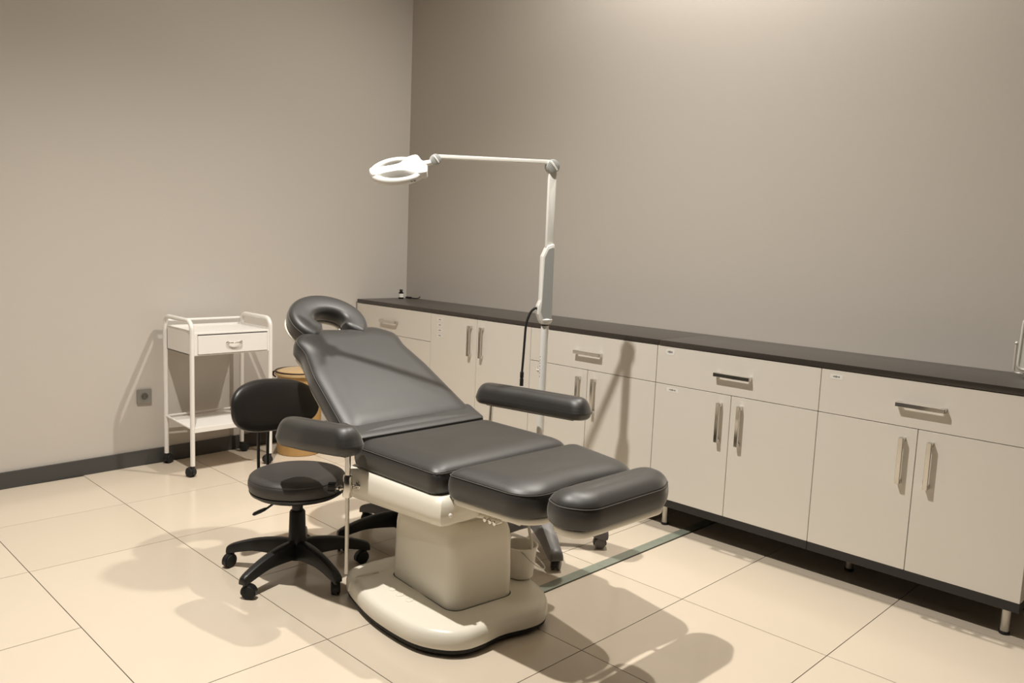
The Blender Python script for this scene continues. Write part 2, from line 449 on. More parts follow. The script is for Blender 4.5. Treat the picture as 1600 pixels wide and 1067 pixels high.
def desk_mirror():
    y = 3.60; x0, x1 = -0.790, -0.56; t = thing('tabletop_mirror', (-0.675, y, 0.920), 'metal-framed tabletop mirror on a bent tube stand, cut by the right edge', 'mirror')
    zb, zt = 0.938, 1.135
    # stand: U tube on a small base
    mb = MB(); rr = 0.014
    path = [(x0-0.012, y, 1.045), (x0-0.012, y, 0.945)]
    for k in range(1, 5):
        a = PI/2*k/4; path.append((x0-0.012+rr*(1-math.cos(a)), y, 0.945-rr*math.sin(a)))
    xm = (x0+x1)/2
    path += [(xm, y, 0.931)]
    path2 = [(2*xm-p[0], p[1], p[2]) for p in reversed(path[:-1])]
    mb.tube(path+path2, 0.0045, 10)
    for s in (x0-0.012, 2*xm-x0+0.012): mb.lathe([(0.0, -0.007), (0.005, -0.005), (0.007, 0), (0.005, 0.005), (0.0, 0.007)], (s, y, 1.047), n=14)
    mb.build('stand', 'satin_metal', t)
    MB().prism(round_poly([(x0+0.03, y-0.05), (x1-0.03, y-0.05), (x1-0.03, y+0.05), (x0+0.03, y+0.05)], 0.02, 5), 0.920, 0.929, bev=0.002).build('stand_base', 'brushed', t)
    T = Matrix.Translation((xm, y, 1.045)) @ Matrix.Rotation(R(-6), 4, 'X') @ Matrix.Rotation(R(90), 4, 'X')
    w2, h2 = (x1-x0)/2-0.003, 0.098
    o = resample(round_poly([(-w2, -h2), (w2, -h2), (w2, h2), (-w2, h2)], 0.016, 6), 72)
    mb = MB(T); mb.tube([(p.x, p.y, 0) for p in o], 0.0065, 10, closed=True); mb.build('frame', 'satin_metal', t)
    mb = MB(T); o2 = round_poly([(-w2+.004, -h2+.004), (w2-.004, -h2+.004), (w2-.004, h2-.004), (-w2+.004, h2-.004)], 0.013, 6)
    mb.prism(o2, -0.003, 0.003); mb.build('panel', 'mirror_panel', t)
desk_mirror()

# ------------------------------------------------------------------ five-star bases and casters
def caster(root, x, y, zt, ang, m_body, m_wheel, rw=0.026, wid=0.030):
    """twin-wheel caster standing at x,y; hood above; wheel axis horizontal across ang"""
    ca, sa = math.cos(ang), math.sin(ang)
    off = 0.014
    cx, cy = x+ca*off, y+sa*off
    ax = Vector((-sa, ca, 0))
    M = Matrix.Translation((cx, cy, rw)) @ Matrix.Rotation(ang, 4, 'Z')
    hood = MB(M)
    pts = []
    for k in range(13):
        a = R(-20+220*k/12); pts.append(((rw+0.004)*math.cos(a), (rw+0.004)*math.sin(a)))
    inner = [(0.55*p[0], 0.55*p[1]) for p in reversed(pts)]
    ring = pts+inner
    hood.loft([[(p[0], s*wid*0.36, p[1]) for p in ring] for s in (-1, 1)])
    hood.M = Matrix()
    hood.cyl((x, y, rw+0.006), (x, y, zt), 0.010, 14)
    c = hood.build('caster', m_body, root)
    for s in (-1, 1):
        p = Vector((cx, cy, rw))+ax*s*wid*0.16; q = Vector((cx, cy, rw))+ax*s*wid*0.56
        MB().cyl(p, q, rw, 24, 0.004).build('wheel', m_wheel, c)
    return c
def star_leg(root, c, ang, prof, m, r0=0.02):
    """prof: list of (radius, z_top, height, width)"""
    ca, sa = math.cos(ang), math.sin(ang); mb = MB()
    P = catmull([(p[0], p[1], p[2]) for p in prof], 4); W = catmull([(p[3], 0, 0) for p in prof], 4)
    rings = []
    for p, wv in zip(P, W):
        r, zt, h = p; w_ = wv.x/2
        sec = []
        for (a, b) in ((-1, 0), (-0.96, 0.55), (-0.72, 0.92), (-0.3, 1), (0.3, 1), (0.72, 0.92), (0.96, 0.55), (1, 0), (0.7, 0.0), (-0.7, 0.0)):
            sec.append((c[0]+ca*r-sa*w_*a, c[1]+sa*r+ca*w_*a, zt-h+h*b))
        rings.append(sec)
    mb.loft(rings)
    return mb.build('leg', m, root, angle=50)

def stool(cx, cy, phase, label, full=True):
    t = thing('rolling_stool', (cx, cy, 0), label, 'stool', 'black rolling stools')
    RL = 0.280
    for k in range(5):
        a = R(phase+72*k)
        star_leg(t, (cx, cy), a, [(0.015, 0.140, 0.070, 0.060), (0.09, 0.140, 0.062, 0.052), (0.18, 0.126, 0.046, 0.044), (0.26, 0.102, 0.038, 0.038), (0.294, 0.086, 0.030, 0.034), (0.300, 0.075, 0.015, 0.028)], 'black_plastic')
        caster(t, cx+RL*math.cos(a), cy+RL*math.sin(a), 0.078, a+R(70+40*k), 'black_plastic', 'black_rubber')
    mb = MB(); mb.lathe([(0.036, 0.062), (0.040, 0.075), (0.040, 0.135), (0.034, 0.150), (0.031, 0.255), (0.026, 0.262)], (cx, cy, 0), n=28); mb.build('column_sleeve', 'black_plastic', t)
    mb = MB(); mb.lathe([(0.0215, 0.255), (0.0215, 0.298), (0.018, 0.300)], (cx, cy, 0), n=24); mb.build('gas_cover', 'black_plastic', t)
    mb = MB(); mb.lathe([(0.014, 0.295), (0.014, 0.318)], (cx, cy, 0), n=20); mb.box((cx-0.06, cy-0.045, 0.312), (cx+0.06, cy+0.045, 0.336), 0.004, 1); mb.build('mounting_plate', 'black_plastic', t)
    mb = MB(); mb.lathe([(0.12, 0.325), (0.165, 0.332), (0.182, 0.343), (0.186, 0.352), (0.184, 0.354), (0.0, 0.354)], (cx, cy, 0), n=64); mb.build('seat_pan', 'black_plastic', t)
    o = [Vector((cx+0.187*math.cos(2*PI*k/96), cy+0.187*math.sin(2*PI*k/96))) for k in range(96)]
    MB().cushion(o, 0.354, 0.402, 0.421, dome=0.05, rb=0.010, bulge=0.003, n=96).build('seat', 'stool_leather', t)
    # height lever
    d = Vector((-0.713, -0.701, 0)); e = Vector((cx, cy, 0))
    p0 = e+d*0.05+Vector((0, 0, 0.318)); p1 = e+d*0.122+Vector((0, 0, 0.262)); p2 = e+d*0.178+Vector((0, 0, 0.234))
    mb = MB(); mb.tube([p0, p1], 0.0045, 10); lv = mb.build('height_lever', 'black_plastic', t)
    mb = MB(); mb.tube([p1, p1.lerp(p2, 0.15), p1.lerp(p2, 0.5), p1.lerp(p2, 0.9), p2], [0.007, 0.012, 0.014, 0.013, 0.007], 14, flat=0.55); mb.build('lever_grip', 'black_plastic', lv)
    # backrest on two rods behind the seat
    bx, by, bz = cx-0.235, cy+0.012, 0.648
    rings = []; n = 56
    prof = [(0.90, -0.018), (0.97, -0.012), (1.0, -0.002), (1.0, 0.010), (0.97, 0.020), (0.90, 0.028), (0.7, 0.036), (0.4, 0.040), (0.1, 0.041)]
    for s, dx in [(0.1, -0.020), (0.5, -0.020)]+prof:
        ring = []
        for k in range(n):
            a = 2*PI*k/n
            yy = 0.196*s*math.copysign(abs(math.cos(a))**0.80, math.cos(a)); zz = 0.108*s*math.copysign(abs(math.sin(a))**0.80, math.sin(a))
            zz += -0.10*yy*0.9*(0.5 if zz > 0 else 0.2)
            ring.append((bx+dx+1.1*yy*yy+0.10*zz*-1, by+yy, bz+zz))
        rings.append(ring)
    b = MB(); b.loft(rings); b.build('backrest', 'leather_black', t)
    for s in (-1, 1):
        y = by-0.018+s*0.021
        mb = MB(); mb.tube(catmull([(bx-0.022, y, bz-0.02), (bx-0.030, y, bz-0.13), (bx-0.032, y, 0.40), (bx-0.020, y, 0.345), (bx+0.03, y, 0.330), (cx-0.02, y, 0.328)], 5), 0.0065, 10)
        mb.build('back_rod', 'black_plastic', t)
    return t
s1 = stool(-2.792, 1.655, -144, 'black rolling stool with a low backrest, left of the treatment couch')
# the second stool mostly hides behind the pedestal
s2 = copy_tree(s1); s2.location = (-2.812, 2.20, 0); s2.rotation_euler = (0, 0, R(38))
for ch in list(s2.children):
    if ch.name.startswith(('backrest', 'back_rod')): bpy.data.objects.remove(ch)
s2['label'] = 'black rolling stool half hidden behind the couch pedestal, only its star legs showing'

# ------------------------------------------------------------------ trolley
def trolley():
    x0, x1, y0, y1 = -4.630, -4.282, 1.888, 2.352
    t = thing('instrument_trolley', ((x0+x1)/2, (y0+y1)/2, 0), 'white metal trolley with one drawer and a low shelf against the left wall', 'trolley')
    r = 0.0125; zt = 0.862; rc = 0.05
    for y in (y0, y1):
        path = [(x1, y, 0.062), (x1, y, 0.5), (x1, y, zt-rc)]
        for k in range(1, 8):
            a = PI/2*k/8; path.append((x1-rc*(1-math.cos(a)), y, zt-rc+rc*math.sin(a)))
        path.append((x1-rc, y, zt)); path.append((x0+rc, y, zt))
        for k in range(1, 8):
            a = PI/2*k/8; path.append((x0+rc-rc*math.sin(a), y, zt-rc*(1-math.cos(a))))
        path += [(x0, y, zt-rc), (x0, y, 0.5), (x0, y, 0.062)]
        MB().tube(path, r, 14).build('side_frame', 'white_enamel', t)
    mb = MB(); mb.tube([(x0, y0, 0.835), (x0, y1, 0.835)], 0.008, 10); mb.build('back_rail', 'white_enamel', t)
    i = 0.006
    # drawer housing: tray top with raised lip, two sides, back, bottom
    mb = MB()
    mb.box((x0+i, y0+i, 0.788), (x1+0.004, y1-i, 0.798), 0.002, 1)
    mb.box((x0+i, y0+i, 0.672), (x1+0.004, y0+i+0.012, 0.789), 0.001, 1)
    mb.box((x0+i, y1-i-0.012, 0.672), (x1+0.004, y1-i, 0.789), 0.001, 1)
    mb.box((x0+i, y0+i, 0.672), (x0+i+0.01, y1-i, 0.789), 0.001, 1)
    mb.box((x0+i, y0+i, 0.672), (x1+0.002, y1-i, 0.678), 0.001, 1)
    mb.box((x1-0.02, y0+i, 0.674), (x1+0.005, y0+0.030, 0.789), 0.001, 1)
    mb.box((x1-0.02, y1-0.020, 0.674), (x1+0.005, y1-i, 0.789), 0.001, 1)
    h = mb.build('drawer_housing', 'white_enamel', t, smooth=False)
    mb = MB()
    for a, b in (((x0+i, y0+i, 0.796), (x0+i+0.006, y1-i, 0.808)), ((x0+i, y0+i, 0.796), (x1, y0+i+0.006, 0.808)), ((x0+i, y1-i-0.006, 0.796), (x1, y1-i, 0.808))): mb.box(a, b, 0.001, 1)
    mb.build('tray_lip', 'white_enamel', t, smooth=False)
    mb = MB(); mb.box((x1-0.015, y0+0.032, 0.680), (x1+0.007, y1-0.022, 0.782), 0.0015, 1); d = mb.build('drawer', 'white_enamel', t, smooth=False)
    ym, zm = 2.128, 0.737; hp = []
    for k in range(13):
        a = PI*k/12; hp.append((x1+0.007+0.022*math.sin(a)**0.6, ym-0.040*math.cos(a), zm))
    mb = MB(); mb.tube(hp, 0.0042, 10)
    for s in (-1, 1): mb.lathe([(0.0085, 0), (0.0085, 0.003), (0.006, 0.005)], (x1+0.007, ym+s*0.040, zm), (1, 0, 0), 14)
    mb.build('drawer_pull', 'chrome', d)
    # lower shelf
    mb = MB(); mb.box((x0+i, y0+i, 0.262), (x1+0.003, y1-i, 0.270), 0.001, 1)
    mb.box((x1-0.004, y0+i, 0.246), (x1+0.004, y1-i, 0.274), 0.001, 1)
    mb.build('shelf', 'white_enamel', t, smooth=False)
    for a, b in (((x0, y0, 0.282), (x0, y1, 0.282)), ((x0, y0, 0.282), (x1, y0, 0.268)), ((x0, y1, 0.282), (x1, y1, 0.268))):
        MB().tube([a, b], 0.006, 8).build('shelf_rail', 'white_enamel', t)
    for (x, y, a) in ((x1, y0, 200), (x0, y0, 120), (x1, y1, 250), (x0, y1, 60)):
        caster(t, x, y, 0.066, R(a), 'black_plastic', 'black_rubber', rw=0.0255, wid=0.034)
trolley()

# ------------------------------------------------------------------ tan bin
def bin_():
    cx, cy = -4.415, 2.625; r = 0.133
    t = thing('wooden_bin', (cx, cy, 0), 'tan wooden round bin with a glossy tan lid behind the black stool backrest', 'bin')
    MB().lathe([(r-0.004, 0), (r, 0.004), (r, 0.485), (r-0.006, 0.49)], (cx, cy, 0), n=64).build('body', 'tan_wood', t)
    MB().lathe([(r+0.006, 0.488), (r+0.016, 0.492), (r+0.018, 0.503), (r+0.010, 0.512), (r-0.03, 0.524), (0.05, 0.532), (0.0, 0.533)], (cx, cy, 0), n=64).build('lid', 'tan_lid', t)
    ring = [(cx+(r+0.012)*math.cos(2*PI*k/64), cy+(r+0.012)*math.sin(2*PI*k/64), 0.514) for k in range(64)]
    MB().tube(ring, 0.0045, 8, closed=True).build('rim_trim', 'brown_trim', t)
    mb = MB(); a = R(222); ca, sa = math.cos(a), math.sin(a)
    mb.tube(catmull([(cx+ca*(r+.01), cy+sa*(r+.01), 0.512), (cx+ca*(r+.03), cy+sa*(r+.03), 0.500), (cx+ca*(r+.034), cy+sa*(r+.034), 0.480), (cx+ca*(r+.016), cy+sa*(r+.016), 0.466)], 5), [0.006]*5+[0.010]*6+[0.007]*5, 10, flat=0.6)
    mb.build('lid_tab', 'brown_trim', t)
bin_()

# ------------------------------------------------------------------ magnifier lamp
def lamp():
    px, py = -2.392, 2.635
    t = thing('magnifier_lamp', (px, py, 0), 'white magnifying floor lamp on a grey five-star castor base behind the couch', 'lamp')
    for k in range(5):
        a = R(-31+72*k)
        star_leg(t, (px, py), a, [(0.02, 0.185, 0.085, 0.094), (0.10, 0.184, 0.084, 0.088), (0.19, 0.152, 0.070, 0.074), (0.27, 0.112, 0.056, 0.064), (0.318, 0.092, 0.046, 0.058), (0.328, 0.076, 0.020, 0.048)], 'grey_plastic')
        caster(t, px+0.305*math.cos(a), py+0.305*math.sin(a), 0.072, a+R(150+35*k), 'black_plastic', 'grey_plastic', rw=0.026, wid=0.036)
    MB().lathe([(0.06, 0.09), (0.066, 0.10), (0.066, 0.185), (0.05, 0.195), (0.026, 0.202), (0.024, 0.23), (0.018, 0.235)], (px, py, 0), n=32).build('hub', 'grey_plastic', t)
    MB().lathe([(0.0168, 0.22), (0.0168, 0.998)], (px, py, 0), n=24).build('pole', 'lamp_white', t)
    mb = MB()
    d = Vector((-0.713, -0.701, 0)); f = Vector((0.701, -0.713, 0))
    for k, (zz, hh) in enumerate(((0.86, 0.004), (0.845, 0.003), (0.832, 0.005), (0.818, 0.003), (0.802, 0.004), (0.788, 0.003), (0.772, 0.004))):
        c_ = Vector((px, py, zz))+d*0.0145+f*0.0082
        mb.lathe([(0.0022, -0.0005), (0.0022, 0.0008)], c_, (d*0.0145+f*0.0082), 8)
    mb.build('pole_marking', 'ink', t)
    MB().lathe([(0.0172, 0.998), (0.0172, 1.006)], (px, py, 0), n=24).build('pole_collar', 'black_plastic', t)
    # grey-sided housing that carries the spring arm
    A = math.atan2(-0.435, -0.245)          # direction of the horizontal arm on plan
    H = Matrix.Translation((px, py, 0)) @ Matrix.Rotation(A, 4, 'Z') @ Matrix.Rotation(R(90), 4, 'X')
    # profile in the plane of the arm: x along the arm, y up
    prof = [(0.020, 1.006), (0.030, 1.022), (0.040, 1.05), (0.040, 1.085), (0.030, 1.11), (0.030, 1.30), (0.010, 1.345), (-0.022, 1.357), (-0.024, 1.05), (-0.020, 1.022), (-0.012, 1.006)]
    mb = MB(H); mb.prism(round_poly(list(reversed(prof)) if False else prof, 0.006, 3), -0.023, 0.023, bev=0.003, seg=2)
    hs = mb.build('arm_housing', 'lamp_white', t)
    side = [(0.016, 1.03), (0.030, 1.06), (0.026, 1.10), (0.022, 1.295), (0.006, 1.332), (-0.019, 1.342), (-0.020, 1.03)]
    for s in (-1, 1):
        mb = MB(H); mb.prism(round_poly(side, 0.005, 3), s*0.0225, s*0.0245); mb.build('side_panel', 'lamp_grey', hs)
    MB().lathe([(0.018, 1.004), (0.026, 1.012), (0.031, 1.022), (0.031, 1.026), (0.022, 1.033)], (px, py, 0), n=28).build('housing_cup', 'lamp_white', t)
    # upright arm
    mb = MB(H); mb.prism(round_poly([(-0.019, 1.335), (0.014, 1.335), (0.014, 1.66), (-0.019, 1.66)], 0.004, 2), -0.013, 0.013, bev=0.003, seg=2); mb.build('upright_arm', 'lamp_white', t)
    # elbow
    ez = 1.685
    mb = MB(H); mb.lathe([(0.018, -0.026), (0.027, -0.023), (0.029, -0.015), (0.029, 0.015), (0.027, 0.023), (0.018, 0.026)], (0, ez, 0), (0, 0, 1), 28)
    el = mb.build('elbow_joint', 'lamp_grey', t)
    for s in (-1, 1):
        mb = MB(H @ Matrix.Translation((0, ez, 0)) @ Matrix.Rotation(R(50), 4, 'Z')); mb.box((-0.024, -0.004, s*0.025), (0.024, 0.004, s*0.031), 0.002, 1); mb.build('elbow_knob', 'lamp_white', el)
    # horizontal arm
    L = 0.50
    mb = MB(H); mb.prism(round_poly([(0.0, ez+0.008), (L, ez+0.001), (L, ez+0.017), (0.0, ez+0.026)], 0.003, 2), -0.0125, 0.0125, bev=0.003, seg=2); mb.build('horizontal_arm', 'lamp_white', t)
    # head joint
    jz = ez-0.004
    mb = MB(H); mb.lathe([(0.014, -0.022), (0.021, -0.019), (0.0225, -0.012), (0.0225, 0.012), (0.021, 0.019), (0.014, 0.022)], (L+0.008, jz, 0), (0, 0, 1), 24); hj = mb.build('head_joint', 'lamp_grey', t)
    for s in (-1, 1):
        mb = MB(H @ Matrix.Translation((L+0.008, jz, 0)) @ Matrix.Rotation(R(50), 4, 'Z')); mb.box((-0.018, -0.003, s*0.021), (0.018, 0.003, s*0.026), 0.0015, 1); mb.build('head_knob', 'lamp_white', hj)
    # head: oval ring, tapered spine, neck
    HH = Matrix.Translation((px, py, 0)) @ Matrix.Rotation(A, 4, 'Z') @ Matrix.Translation((L+0.012, 0, jz-0.006)) @ Matrix.Rotation(R(13), 4, 'Y') @ Matrix.Rotation(R(-27), 4, 'X')
    cx = 0.150
    mb = MB(HH); mb.tube([(0.0, 0, -0.002), (0.03, 0, -0.004), (0.06, 0, -0.006), (0.085, 0, -0.008)], [0.013, 0.014, 0.018, 0.024], 16, flat=0.8); mb.build('neck', 'lamp_white', t)
    # outer shell ring
    O = []
    for k in range(80):
        a = 2*PI*k/80
        x = 0.118*math.cos(a); y = 0.112*math.sin(a)
        if x < -0.03: y *= 1-0.10*((-x-0.03)/0.09)
        O.append((cx+x, y))
    def sc_(f): return [(cx+(p[0]-cx)*f, p[1]*f) for p in O]
    rings = [(1.0, -0.006), (1.015, -0.016), (1.0, -0.028), (0.96, -0.032), (0.83, -0.032), (0.80, -0.027), (0.80, -0.010), (0.83, -0.004), (0.93, -0.001), (1.0, -0.006)]
    mb = MB(HH); mb.loft([[(p[0], p[1], z) for p in sc_(f)] for f, z in rings[:-1]], False, False)
    # close the ring
    mb2 = MB(HH); mb2.loft([[(p[0], p[1], z) for p in sc_(f)] for f, z in rings], False, False)
    bmesh.ops.remove_doubles(mb2.bm, verts=list(mb2.bm.verts), dist=1e-6); mb.bm.free()
    rg = mb2.build('head_ring', 'lamp_white', t, angle=60)
    # spine plate from the neck across the ring
    sp = [(0.055, -0.090), (0.100, -0.080), (0.140, -0.036), (0.200, -0.030), (0.262, -0.034), (0.262, 0.034), (0.200, 0.030), (0.140, 0.036), (0.100, 0.080), (0.055, 0.090), (0.048, 0.04), (0.048, -0.04)]
    sp2 = catmull([(p[0], p[1], 0) for p in sp], 4, closed=True)
    mb = MB(HH); mb.prism([(p.x, p.y) for p in sp2], -0.026, 0.003, bev=0.004, seg=2); mb.build('head_bridge', 'lamp_white', t)
    mb = MB(HH); mb.lathe([(0.092, -0.0245), (0.092, -0.0225), (0.0, -0.0225), (0.0, -0.0245)], (cx, 0, 0), (0, 0, 1), 40); mb.build('lens', 'lens_glass', t)
    mb = MB(HH)
    for k, (u, ww) in enumerate(((0.112, 0.010), (0.124, 0.006))):
        a = math.asin(0.9)
        mb.box((u-ww/2, 0.1125-0.001*k, -0.020), (u+ww/2, 0.1150, -0.015))
    mb.build('head_logo', 'ink', rg, smooth=False)
    # power cord with plug, hanging from the housing
    s = H @ Vector((0.034, 1.072, 0.0)); dL = Vector((-0.713, -0.701, 0))
    pts = [s+dL*0.002, s+dL*0.016+Vector((0, 0, 0.0)), s+dL*0.034+Vector((0, 0, -0.020)), s+dL*0.050+Vector((0, 0, -0.07)), s+dL*0.054+Vector((0, 0, -0.14)), s+dL*0.057+Vector((0, 0, -0.22)), s+dL*0.060+Vector((0, 0, -0.285))]
    mb = MB(); mb.tube(catmull(pts, 6), 0.0055, 10); cd = mb.build('power_cord', 'black_rubber', t)
    e = pts[-1]; mb = MB(); mb.lathe([(0.006, 0.004), (0.0085, 0.0), (0.0085, -0.022), (0.0065, -0.026), (0.0085, -0.030), (0.0085, -0.060), (0.0, -0.060)], e, (0, 0, 1), 14); mb.build('cord_plug', 'black_plastic', cd)
lamp()

# ------------------------------------------------------------------ treatment couch
def couch():
    ox, oy = -2.15, 1.90
    t = thing('treatment_couch', (ox, oy, 0), 'dark grey leather treatment couch with raised backrest on a cream pedestal', 'couch')
    B = Matrix.Translation((ox, oy, 0)) @ Matrix.Rotation(R(-6), 4, 'Z')
    half = [(-.372, 0.01), (-.368, -.17), (-.315, -.248), (-.14, -.287), (.02, -.296), (.19, -.275), (.285, -.222), (.328, -.16), (.333, -.09)]
    ctrl = half+[(.320, .01)]+[(u, 0.02-v) for u, v in reversed(half[1:])]
    out = [Vector((p.x, p.y)) for p in catmull([(u, v, 0) for u, v in ctrl], 6, closed=True)]
    out = resample(out, 140)
    c0 = Vector((0, 0.01))
    def rg(f, z): return [(c0.x+(p.x-c0.x)*f, c0.y+(p.y-c0.y)*f, z) for p in out]
    mb = MB(B); mb.loft([rg(f, z) for f, z in ((0.95, 0.030), (0.995, 0.030), (1.0, 0.034), (1.0, 0.060), (0.992, 0.074), (0.972, 0.085), (0.94, 0.0915), (0.88, 0.094), (0.6, 0.098), (0.3, 0.099))])
    bp = mb.build('base_plate', 'cream_shell', t)
    mb = MB(B); mb.loft([rg(f, z) for f, z in ((0.97, 0.012), (0.985, 0.016), (0.985, 0.0305), (0.9, 0.0305))]); mb.build('rubber_skirt', 'black_rubber', t)
    for u, v in ((-.27, -.17), (.24, -.17), (-.27, .19), (.24, .19)):
        MB(B).cyl((u, v, 0), (u, v, 0.014), 0.03, 20).build('levelling_foot', 'black_rubber', t)
    # foot buttons and strap groove on the base plate
    for (u, v) in ((-.075, -.190), (-.02, -.192), (.035, -.188)):
        mb = MB(B); mb.lathe([(0.015, 0.093), (0.0145, 0.0985), (0.011, 0.1005), (0.0, 0.101)], (u, v, 0), n=20); mb.build('foot_button', 'cream_shell', bp)
    mb = MB(B)
    mb.tube(catmull([(-.235, -.155, .0955), (-.245, -.20, .0955), (-.25, -.235, .092), (-.252, -.262, .072), (-.252, -.2685, .045)], 5), 0.006, 8); mb.build('base_strap', 'cream_shell', bp)
    # pedestal with a soft top edge
    ped = [Vector(p) for p in round_poly([(-.206, -.125), (.203, -.125), (.203, .155), (-.206, .155)], 0.048, 8)]
    ped = resample(ped, 96)
    def pr(ins, z, x=0.0):
        return [((p.x+0.0)*(1-ins/0.205), 0.015+(p.y-0.015)*(1-ins/0.14), z) for p in ped]
    mb = MB(B); mb.loft([pr(0.0, 0.095), pr(0.001, 0.2), pr(0.004, 0.31), pr(0.007, 0.335), pr(0.013, 0.355), pr(0.024, 0.371), pr(0.040, 0.380), pr(0.06, 0.383), pr(0.062, 0.45), pr(0.12, 0.45)]); mb.build('pedestal', 'cream_shell', t)
    mb = MB(B); mb.loft([pr(-0.003, 0.092), pr(-0.003, 0.0985), pr(0.004, 0.0985)]); mb.build('pedestal_gasket', 'black_rubber', t)
    # seat carrier shell
    car = resample(round_poly([(-2.475, 1.652), (-1.912, 1.652), (-1.912, 2.348), (-2.475, 2.348)], 0.022, 6), 96)
    def cr(ins, z): return [(-2.1935+(p.x+2.1935)*(1-ins/0.2815), 2.0+(p.y-2.0)*(1-ins/0.348), z+max(0, (0.50-z)/0.1)*(p.x+2.45)*0.05) for p in car]
    mb = MB(); mb.loft([cr(0.05, 0.394), cr(0.032, 0.396), cr(0.016, 0.404), cr(0.006, 0.420), cr(0.001, 0.44), cr(0.0, 0.46), cr(0.004, 0.492), cr(0.009, 0.508), cr(0.018, 0.518), cr(0.030, 0.5215), cr(0.06, 0.5218)]); sh = mb.build('seat_shell', 'cream_shell', t)
    mb = MB(); mb.lathe([(0.007, 0), (0.007, 0.004), (0.004, 0.007), (0.0, 0.007)], (-1.912, 1.690, 0.470), (1, 0, 0), 14); mb.build('shell_screw', 'white_enamel', sh)
    mb = MB(); mb.box((-2.02, 1.88, 0.41), (-1.90, 2.12, 0.505), 0.012, 2); mb.build('hinge_block', 'cream_shell', t)
    # mechanism under the leg section: struts and bolts
    for y in (1.80, 2.20):
        MB().tube([(-1.955, y, 0.485), (-1.72, y+0.02, 0.470)], 0.011, 10).build('strut', 'cream_shell', t)
        MB().tube([(-1.955, y+0.03, 0.430), (-1.74, y+0.03, 0.468)], 0.008, 10).build('strut', 'cream_shell', t)
    for x in (-1.83, -1.805, -1.785):
        MB().cyl((x, 1.765, 0.462), (x, 1.795, 0.462), 0.009, 12, 0.002).build('strut_bolt', 'chrome', t)
    mb = MB(); mb.tube(catmull([(-1.955, 1.72, 0.505), (-1.94, 1.715, 0.515), (-1.925, 1.72, 0.520)], 3), 0.008, 8); mb.build('hinge_bracket', 'brushed', t)

    def seam_loop(outline, z, parent, M=None, ins=0.0005, n=110):
        O = resample(outline, n)
        mb = MB(M); mb.tube([(p.x, p.y, z) for p in O], 0.0011, 6, closed=True); mb.build('stitching', 'thread', parent)
    # seat cushion
    so = round_poly([(-2.435, 1.668), (-1.962, 1.672), (-1.962, 2.328), (-2.435, 2.332)], [0.03, 0.035, 0.045, 0.03], 8)
    mb = MB(); mb.cushion(so, 0.522, 0.596, 0.628, dome=0.10, rb=0.010, bulge=0.004, n=140); c = mb.build('seat_cushion', 'leather', t); seam_loop(so, 0.596, c)
    # leg cushion with cream pan
    lo = round_poly([(-1.945, 1.700), (-1.590, 1.722), (-1.612, 1.98), (-1.578, 2.250), (-1.940, 2.325)], [0.022, 0.095, 0.5, 0.09, 0.03], 10)
    mb = MB(); mb.cushion(lo, 0.522, 0.597, 0.629, dome=0.10, rb=0.008, bulge=0.004, n=140); c = mb.build('leg_cushion', 'leather', t); seam_loop(lo, 0.597, c)
    lp = round_poly([(-1.928, 1.705), (-1.600, 1.735), (-1.590, 2.228), (-1.928, 2.31)], [0.02, 0.09, 0.085, 0.02], 10)
    mb = MB(); mb.prism(resample(lp, 110), 0.500, 0.523, bev=0.008); mb.build('leg_pan', 'cream_shell', t)
    # foot cushion
    fo = round_poly([(-1.582, 1.785), (-1.505, 1.752), (-1.418, 1.80), (-1.412, 2.16), (-1.455, 2.25), (-1.572, 2.268)], [0.04, 0.07, 0.10, 0.12, 0.06, 0.05], 10)
    mb = MB(); mb.cushion(fo, 0.525, 0.595, 0.632, dome=0.068, rb=0.008, bulge=0.004, n=140); c = mb.build('foot_cushion', 'leather', t); seam_loop(fo, 0.592, c)
    fp = round_poly([(-1.565, 1.780), (-1.438, 1.760), (-1.424, 2.212), (-1.557, 2.236)], [0.04, 0.075, 0.065, 0.04], 10)
    mb = MB(); mb.prism(resample(fp, 110), 0.500, 0.524, bev=0.008); mb.build('foot_pan', 'cream_shell', t)
    for y in (1.90, 2.08): MB().tube([(-1.72, y, 0.494), (-1.48, y, 0.494)], 0.009, 10).build('foot_slide', 'chrome', t)

    # backrest: local frame u up the back, v across, w out of the cushion face
    ang = R(32)
    K = Matrix.Translation((-2.475, 1.985, 0.556)) @ Matrix.Rotation(-PI/2, 4, 'Z') @ Matrix.Rotation(ang, 4, 'X')
    # in this frame x = across (+x towards -Y... ), y = up the back, z = normal
    Kx = Matrix((( 0, -math.cos(ang), math.sin(ang), -2.468),
                 (-1, 0, 0, 1.975),
                 ( 0, math.sin(ang), math.cos(ang), 0.560),
                 ( 0, 0, 0, 1)))
    bo = round_poly([(-0.318, 0.012), (0.318, 0.012), (0.285, 0.36), (0.252, 0.50), (0.262, 0.585), (0.16, 0.640), (0.0, 0.628), (-0.16, 0.640), (-0.252, 0.585), (-0.242, 0.50), (-0.275, 0.36)],
                    [0.03, 0.03, 0.3, 0.12, 0.055, 0.10, 0.3, 0.10, 0.055, 0.12, 0.3], 8)
    mb = MB(Kx); mb.cushion(bo, 0.0, 0.066, 0.094, dome=0.10, rb=0.012, bulge=0.004, n=160); c = mb.build('backrest', 'leather', t); seam_loop(bo, 0.066, c, Kx)
    bs = resample(round_poly([(-0.300, 0.03), (0.300, 0.03), (0.268, 0.36), (0.238, 0.50), (0.245, 0.575), (0.15, 0.625), (-0.15, 0.625), (-0.240, 0.575), (-0.230, 0.50), (-0.262, 0.36)], [0.03, 0.03, 0.3, 0.12, 0.05, 0.1, 0.1, 0.05, 0.12, 0.3], 8), 120)
    mb = MB(Kx); mb.prism(bs, -0.026, 0.003, bev=0.010); mb.build('back_shell', 'cream_shell', t)
